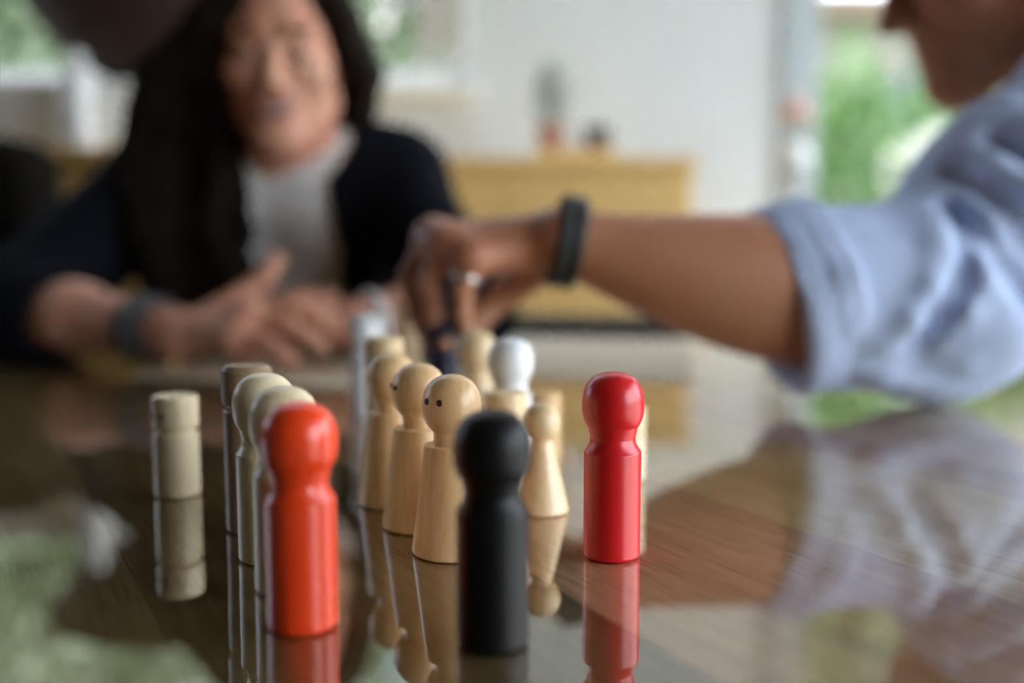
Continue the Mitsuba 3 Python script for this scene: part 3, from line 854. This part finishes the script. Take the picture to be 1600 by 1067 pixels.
for an in ankM:
    F = Field(an + S([-0.25, -0.07, -0.095]), an + S([0.09, 0.07, 0.05]), 0.005)
    F.join(cone(an + S([0.015, 0, -0.04]), an + S([-0.16, 0, -0.062]), 0.045, 0.027), 0.02)
    F.join(cone(an, an + S([0.01, 0, -0.04]), 0.048, 0.046), 0.02)
    obj('shoe', F.mesh(), 'm_leather_black', pm, True)
F = Field(hm - 0.175, hm + 0.175, 0.004)
F.join(ell(LM(0, -0.022, 0.040), (0.088, 0.105, 0.090), RM), 0.01)
F.join(ell(LM(0, 0.085, -0.030), (0.076, 0.065, 0.113), RM), 0.010, sub=True)
F.join(ell(LM(0, 0.0, -0.090), (0.13, 0.13, 0.080), RM), 0.010, sub=True)
F.bump(0.008, (70, 70, 70), 3)
obj('hair', F.mesh(1), 'm_hair_dark', pm, True, label='short dark hair')
axm = fa[3] - wrN
for t, m in ((0.00, 'm_band_dark'), (0.16, 'm_leather_black')):
    c = wrN + axm * (t + 0.02) + S([0, 0, 0.001])
    tor = trimesh.creation.torus(0.0305, 0.0058, 40, 12)
    tor.apply_transform(trimesh.geometry.align_vectors([0, 0, 1], axm))
    tor.apply_translation(c)
    obj('bracelet', tor, m, pm, True, label='dark braided bracelet')
rc = W((-0.0340, 0.7340, 0.106))
tor = trimesh.creation.torus(0.0098, 0.0022, 36, 10)
tor.apply_transform(trimesh.geometry.align_vectors([0, 0, 1], [0.25, 0.05, 0.97]))
tor.apply_translation(rc)
obj('ring', tor, 'm_silver', pm, True, label='silver finger ring')

# ------------------------------------------------------------------ furniture
def chair(cx, cy, rot, label):
    t = thing('dining_chair', label, 'chair')
    to = T().translate([cx, cy, 0]).rotate([0, 0, 1], rot)
    obj('seat', rbox(-0.22, 0.22, -0.22, 0.22, 0.39, 0.43, 0.015, 16), 'm_armchair', t, 40, to=to)
    for a in (-1, 1):
        for b in (-1, 1):
            obj('leg', m3.Manifold.batch_hull([m3.Manifold.sphere(0.018, 12).translate([a * 0.18, b * 0.18, 0.40]), m3.Manifold.cylinder(0.01, 0.013, 0.013, 12).translate([a * 0.20, b * 0.20, 0])]), 'm_table_under', t, 40, to=to)
    obj('backrest', rbox(-0.21, 0.21, 0.205, 0.235, 0.56, 0.86, 0.013, 16), 'm_armchair', t, 40, to=to)
    for a in (-1, 1):
        obj('post', rbox(a * 0.17 - 0.014, a * 0.17 + 0.014, 0.20, 0.228, 0.42, 0.62, 0.01), 'm_table_under', t, 40, to=to)
    return t


chair(-0.31, 1.66, 0, 'dark padded chair that the long-haired person sits on')
chair(1.07, 1.00, -90, 'dark padded chair that the person in the blue shirt sits on')

sb = thing('sideboard', 'low yellow oak sideboard against the white wall', 'sideboard')
sx0, sx1, sy0, sy1, sz1 = -0.42, 0.385, 2.10, 2.54, 0.75 + 0.305
obj('body', box(sx0 + 0.006, sx1 - 0.006, sy0 + 0.02, sy1, 0.42, sz1 - 0.03), 'm_oak', sb, False)
obj('top', rbox(sx0, sx1, sy0 - 0.008, sy1, sz1 - 0.03, sz1, 0.004), 'm_oak', sb, 30)
obj('plinth', box(sx0 + 0.02, sx1 - 0.02, sy0 + 0.05, sy1 - 0.01, 0.0, 0.42), 'm_notebook', sb, False)
for i in range(2):
    a = sx0 + 0.01 + i * (sx1 - sx0 - 0.02) / 2
    b = a + (sx1 - sx0 - 0.02) / 2 - 0.004
    dd = obj('door', rbox(a, b, sy0, sy0 + 0.02, 0.425, sz1 - 0.034, 0.003), 'm_oak', sb, 30)

tr = thing('plant_tray', 'wooden tray on the sideboard holding two brown pots', 'tray')
obj('tray_base', rbox(0.055, 0.225, 2.18, 2.34, sz1 + 0.0005, sz1 + 0.022, 0.004), 'm_oak', tr, 30)


def pot(x, y, z, r, h, m, label):
    t = thing('plant_pot', label, 'plant pot')
    p = lathe([[0, 0], [r * 0.72, 0], [r * 0.95, h * 0.8], [r, h * 0.8], [r * 1.03, h], [r * 0.92, h], [r * 0.90, h * 0.85], [0, h * 0.85]], 40)
    p.apply_translation([x, y, z])
    obj('shell', p, m, t, 30)
    s = lathe([[0, 0], [r * 0.89, 0], [r * 0.89, 0.004], [0, 0.010]], 30)
    s.apply_translation([x, y, z + h * 0.855])
    obj('soil', s, 'm_soil', t, 30)
    return t


def leaves(n, c, r, size, seed, shell=0.45, up=0.25):
    """n folded leaves filling an ellipsoid (c, r)"""
    g = np.random.default_rng(seed)
    d = g.normal(size=(n, 3))
    d /= np.linalg.norm(d, axis=1, keepdims=True)
    rad = shell + (1 - shell) * g.random(n) ** 0.5
    wob = 0.75 + 0.5 * meshkit.noise(d * 2.2 + seed, seed)
    p = np.asarray(c) + d * np.asarray(r) * (rad * wob)[:, None]
    a = d + 0.8 * g.normal(size=(n, 3)) + S([0, 0, up])
    a /= np.linalg.norm(a, axis=1, keepdims=True)
    b = np.cross(a, g.normal(size=(n, 3)))
    b /= np.linalg.norm(b, axis=1, keepdims=True)
    nn = np.cross(a, b)
    s = size * (0.6 + 0.8 * g.random(n))[:, None]
    v = np.stack([p - a * s, p + b * s * 0.45 + nn * s * 0.15, p + a * s, p - b * s * 0.45 + nn * s * 0.15], 1).reshape(-1, 3)
    i = np.arange(n)[:, None] * 4
    f = np.vstack([i + [0, 1, 2], i + [0, 2, 3]])
    return trimesh.Trimesh(v, f, process=False)


zt = sz1 + 0.0225
p1 = pot(0.086, 2.26, zt, 0.030, 0.058, 'm_terracotta', 'small brown pot with grey-green plant, left one on the tray')
obj('foliage', leaves(260, (0.09, 2.26, zt + 0.13), (0.04, 0.04, 0.075), 0.013, 5, 0.1, 0.6), 'm_leaf_grey', p1, False, kind='stuff')
obj('stem', tube([(0.087, 2.26, zt + 0.05), (0.09, 2.26, zt + 0.16)], 0.003), 'm_trunk', p1, 40)
p2 = pot(0.190, 2.26, zt, 0.031, 0.055, 'm_darkpot', 'small dark brown pot without a plant, right one on the tray')
bx_ = obj('stone', trimesh.creation.icosphere(3, 0.02).apply_transform(np.diag([1, 0.8, 0.7, 1])).apply_translation([0.139, 2.24, zt + 0.0142]), 'm_frame_grey', smooth=True,
          label='grey stone between the two pots on the tray', cat='stone')

st = thing('plant_stand', 'slim grey plant stand beside the door frame', 'plant stand')
obj('column', lathe([[0, 0.02], [0.03, 0.02], [0.014, 0.06], [0.014, 1.02], [0.05, 1.03], [0.05, 1.045], [0, 1.045]], 32).apply_translation([0.655, 2.33, 0]), 'm_frame_grey', st, 35)
obj('foot', lathe([[0, 0.0005], [0.11, 0.0005], [0.11, 0.012], [0.03, 0.022], [0, 0.022]], 40).apply_translation([0.655, 2.33, 0]), 'm_frame_grey', st, 35)
fv = thing('flower_vase', 'small round white vase with pink blossoms on the slim grey stand', 'vase')
obj('vessel', lathe([[0, 0], [0.018, 0], [0.030, 0.012], [0.034, 0.030], [0.028, 0.050], [0.016, 0.060], [0.014, 0.060], [0.014, 0.052], [0, 0.05]], 40).apply_translation([0.655, 2.33, 1.0455]), 'm_white_ceramic', fv, 35)
for k_ in range(7):
    a_ = 0.9 * k_
    e_ = S([0.655 + 0.020 * math.cos(a_), 2.33 + 0.020 * math.sin(a_), 1.165 + 0.014 * (k_ % 3)])
    obj('flower_stem', tube([(0.655, 2.33, 1.098), tuple(e_)], 0.0015, 6), 'm_leaf', fv, 40)
    obj('blossom', trimesh.creation.icosphere(2, 0.017).apply_transform(np.diag([1, 1, 0.7, 1])).apply_translation(e_), 'm_petal_pink', fv, True)

# left: oak cabinet with a white box, bowl and vase; dark armchair before it
cb = thing('cabinet', 'oak cabinet at the left, behind the dark armchair', 'cabinet')
lz = 0.75 + 0.285
obj('body', box(-1.60, -0.57, 1.70, 2.05, 0.06, lz - 0.025), 'm_oak', cb, False)
obj('top', rbox(-1.62, -0.56, 1.66, 2.06, lz - 0.025, lz, 0.004), 'm_oak', cb, 30)
obj('plinth', box(-1.57, -0.60, 1.73, 2.02, 0.0, 0.06), 'm_notebook', cb, False)
for i in range(2):
    obj('door', rbox(-1.595 + i * 0.511, -1.595 + i * 0.511 + 0.506, 1.683, 1.70, 0.07, lz - 0.03, 0.003), 'm_oak', cb, 30)
wb = thing('storage_box', 'long white box on the oak cabinet behind the long-haired person', 'box')
obj('case', rbox(-1.55, -0.565, 1.76, 2.03, lz + 0.0005, lz + 0.095, 0.006), 'm_white_box', wb, 30)
obj('lid', rbox(-1.555, -0.56, 1.755, 2.035, lz + 0.0955, lz + 0.122, 0.006), 'm_white_box', wb, 30)
vs = lathe([[0, 0], [0.024, 0], [0.026, 0.004], [0.027, 0.10], [0.024, 0.125], [0.017, 0.142], [0.016, 0.160], [0.013, 0.160], [0.013, 0.14], [0, 0.13]], 40)
vs.apply_translation([-0.735, 1.715, lz + 0.0005])
obj('vase', vs, 'm_white_ceramic', smooth=35, label='white bottle vase on the oak cabinet before the long white box', cat='vase')
bw = thing('bowl', 'wide dark wooden bowl on the long white box', 'bowl')
bl = lathe([[0, 0], [0.07, 0], [0.14, 0.024], [0.215, 0.078], [0.265, 0.145], [0.27, 0.155], [0.258, 0.155], [0.205, 0.092], [0.13, 0.038], [0, 0.022]], 64)
bl.apply_translation([-0.62, 1.90, lz + 0.1225])
obj('shell', bl, 'm_darkpot', bw, 35)
ac = thing('armchair', 'dark upholstered armchair at the left in front of the oak cabinet', 'armchair')
ax0, ax1 = -1.42, -0.70
obj('seat', rbox(ax0 + 0.1, ax1 - 0.1, 1.02, 1.50, 0.26, 0.44, 0.04, 20), 'm_armchair', ac, 40)
obj('base', rbox(ax0 + 0.02, ax1 - 0.02, 1.04, 1.56, 0.12, 0.27, 0.02, 16), 'm_armchair', ac, 40)
obj('backrest', rbox(ax0 + 0.02, ax1, 1.44, 1.60, 0.27, 1.035, 0.05, 24), 'm_armchair', ac, 40)
for a in (ax0, ax1 - 0.12):
    obj('armrest', rbox(a, a + 0.12, 1.00, 1.46, 0.25, 0.62, 0.035, 20), 'm_armchair', ac, 40)
for a in (ax0 + 0.08, ax1 - 0.08):
    for b in (1.08, 1.52):
        obj('leg', m3.Manifold.cylinder(0.13, 0.014, 0.022, 16).translate([a, b, 0]), 'm_table_under', ac, 40)

# ------------------------------------------------------------------ garden and neighbouring house
obj('ground', box(-40, 40, -40, 40, -0.30, -0.12), 'm_lawn', kind='structure', smooth=False)
obj('terrace', box(X1 + 0.2, X1 + 3.0, -5, 5, -0.12, -0.03), 'm_render_wall', kind='structure', smooth=False)
hs_ = thing('house', 'beige rendered house with grey shutters beyond the garden', 'house')
obj('wall', box(2.6, 12, 11.0, 17, -0.12, 3.25), 'm_render_wall', hs_, False)
obj('roof', box(2.4, 12.2, 10.7, 17.2, 3.25, 3.45), 'm_roof', hs_, False)
for x in (3.75, 6.0, 8.0):
    w = obj('window', box(x, x + 0.9, 10.93, 11.02, -0.05, 2.62), 'm_shutter', hs_, False)
    for i in range(11):
        obj('slat', box(x + 0.05, x + 0.85, 10.90, 10.93, 0.03 + i * 0.235, 0.22 + i * 0.235), 'm_shutter', w, False)


def bush(c, r, n, size, m, label, seed, flowers=None, trunk=None, nf=60, fs=0.05):
    t = thing('bush', label, 'bush')
    obj('foliage', leaves(n, c, r, size, seed), m, t, False, kind='stuff')
    for k in range(3):
        g = np.random.default_rng(seed + k)
        e = np.asarray(c) + (g.random(3) - 0.5) * np.asarray(r)
        obj('branch', tube([(c[0] + 0.05 * k, c[1], -0.12), tuple(e)], 0.02), 'm_trunk', t, 40)
    if flowers:
        obj('blossom', leaves(nf, c, S(r) * 1.12, fs, seed + 50, 0.95), flowers, t, False, kind='stuff')
    return t


bush((1.72, 5.2, 0.80), (0.36, 0.35, 0.95), 1900, 0.055, 'm_leaf', 'bright green bush beyond the doorway, nearest its left jamb', 1)
bush((2.66, 6.1, 1.00), (0.40, 0.40, 1.00), 1900, 0.06, 'm_leaf', 'light green bush seen through the doorway just under the chin of the person in blue', 2)
bush((2.42, 4.75, 0.70), (0.30, 0.28, 0.75), 1500, 0.05, 'm_leaf_dark', 'deep green bush beside the blue shoulder', 3)
bush((1.72, 4.2, 1.10), (0.13, 0.12, 0.20), 260, 0.035, 'm_leaf_pale', 'cream flowering bush in the middle of the doorway', 4, 'm_petal_white', nf=170, fs=0.045)
bush((1.60, 3.6, 0.72), (0.28, 0.22, 0.36), 600, 0.04, 'm_leaf', 'low green bush with yellow blossom just outside the doorway', 5, 'm_petal_yellow', nf=60, fs=0.04)


def tree(x, y, h, r, n, m, label, seed, size=0.12):
    t = thing('tree', label, 'tree')
    obj('crown', leaves(n, (x, y, h), r, size, seed, 0.3), m, t, False, kind='stuff')
    obj('trunk', m3.Manifold.batch_hull([m3.Manifold.sphere(0.14, 14).translate([x, y, -0.1]), m3.Manifold.sphere(0.08, 14).translate([x + 0.1, y, h])]), 'm_trunk', t, 40)
    for k in range(3):
        a = 2.1 * k + seed
        obj('branch', tube([(x + 0.08, y, h * 0.7), (x + r[0] * 0.5 * math.cos(a), y + r[1] * 0.5 * math.sin(a), h + 0.3)], 0.04), 'm_trunk', t, 40)


tree(-2.6, 6.5, 2.4, (1.2, 0.9, 1.7), 5200, 'm_leaf_pale', 'large pale green tree filling the left part of the window', 21, 0.11)
tree(-1.1, 9.5, 3.3, (1.5, 1.0, 2.4), 5200, 'm_leaf_pale', 'mid green tree behind the right part of the window', 22, 0.11)
tree(-5.6, 9.6, 2.6, (1.7, 1.2, 2.2), 4200, 'm_leaf', 'green tree at the far left of the garden', 23, 0.13)
tree(3.4, 8.6, 4.5, (1.3, 0.9, 1.0), 3200, 'm_leaf_pale', 'tall unseen tree added to cover bright sky, pale crown before the beige house', 24, 0.11)  # out-of-view crown added to hide bright sky mirrored in the table
hg = thing('hedge', 'long clipped green hedge beyond the window', 'hedge')
obj('foliage', leaves(5200, (-3.6, 13.0, 0.7), (5.2, 0.7, 1.9), 0.11, 31, 0.3), 'm_leaf_dark', hg, False, kind='stuff')
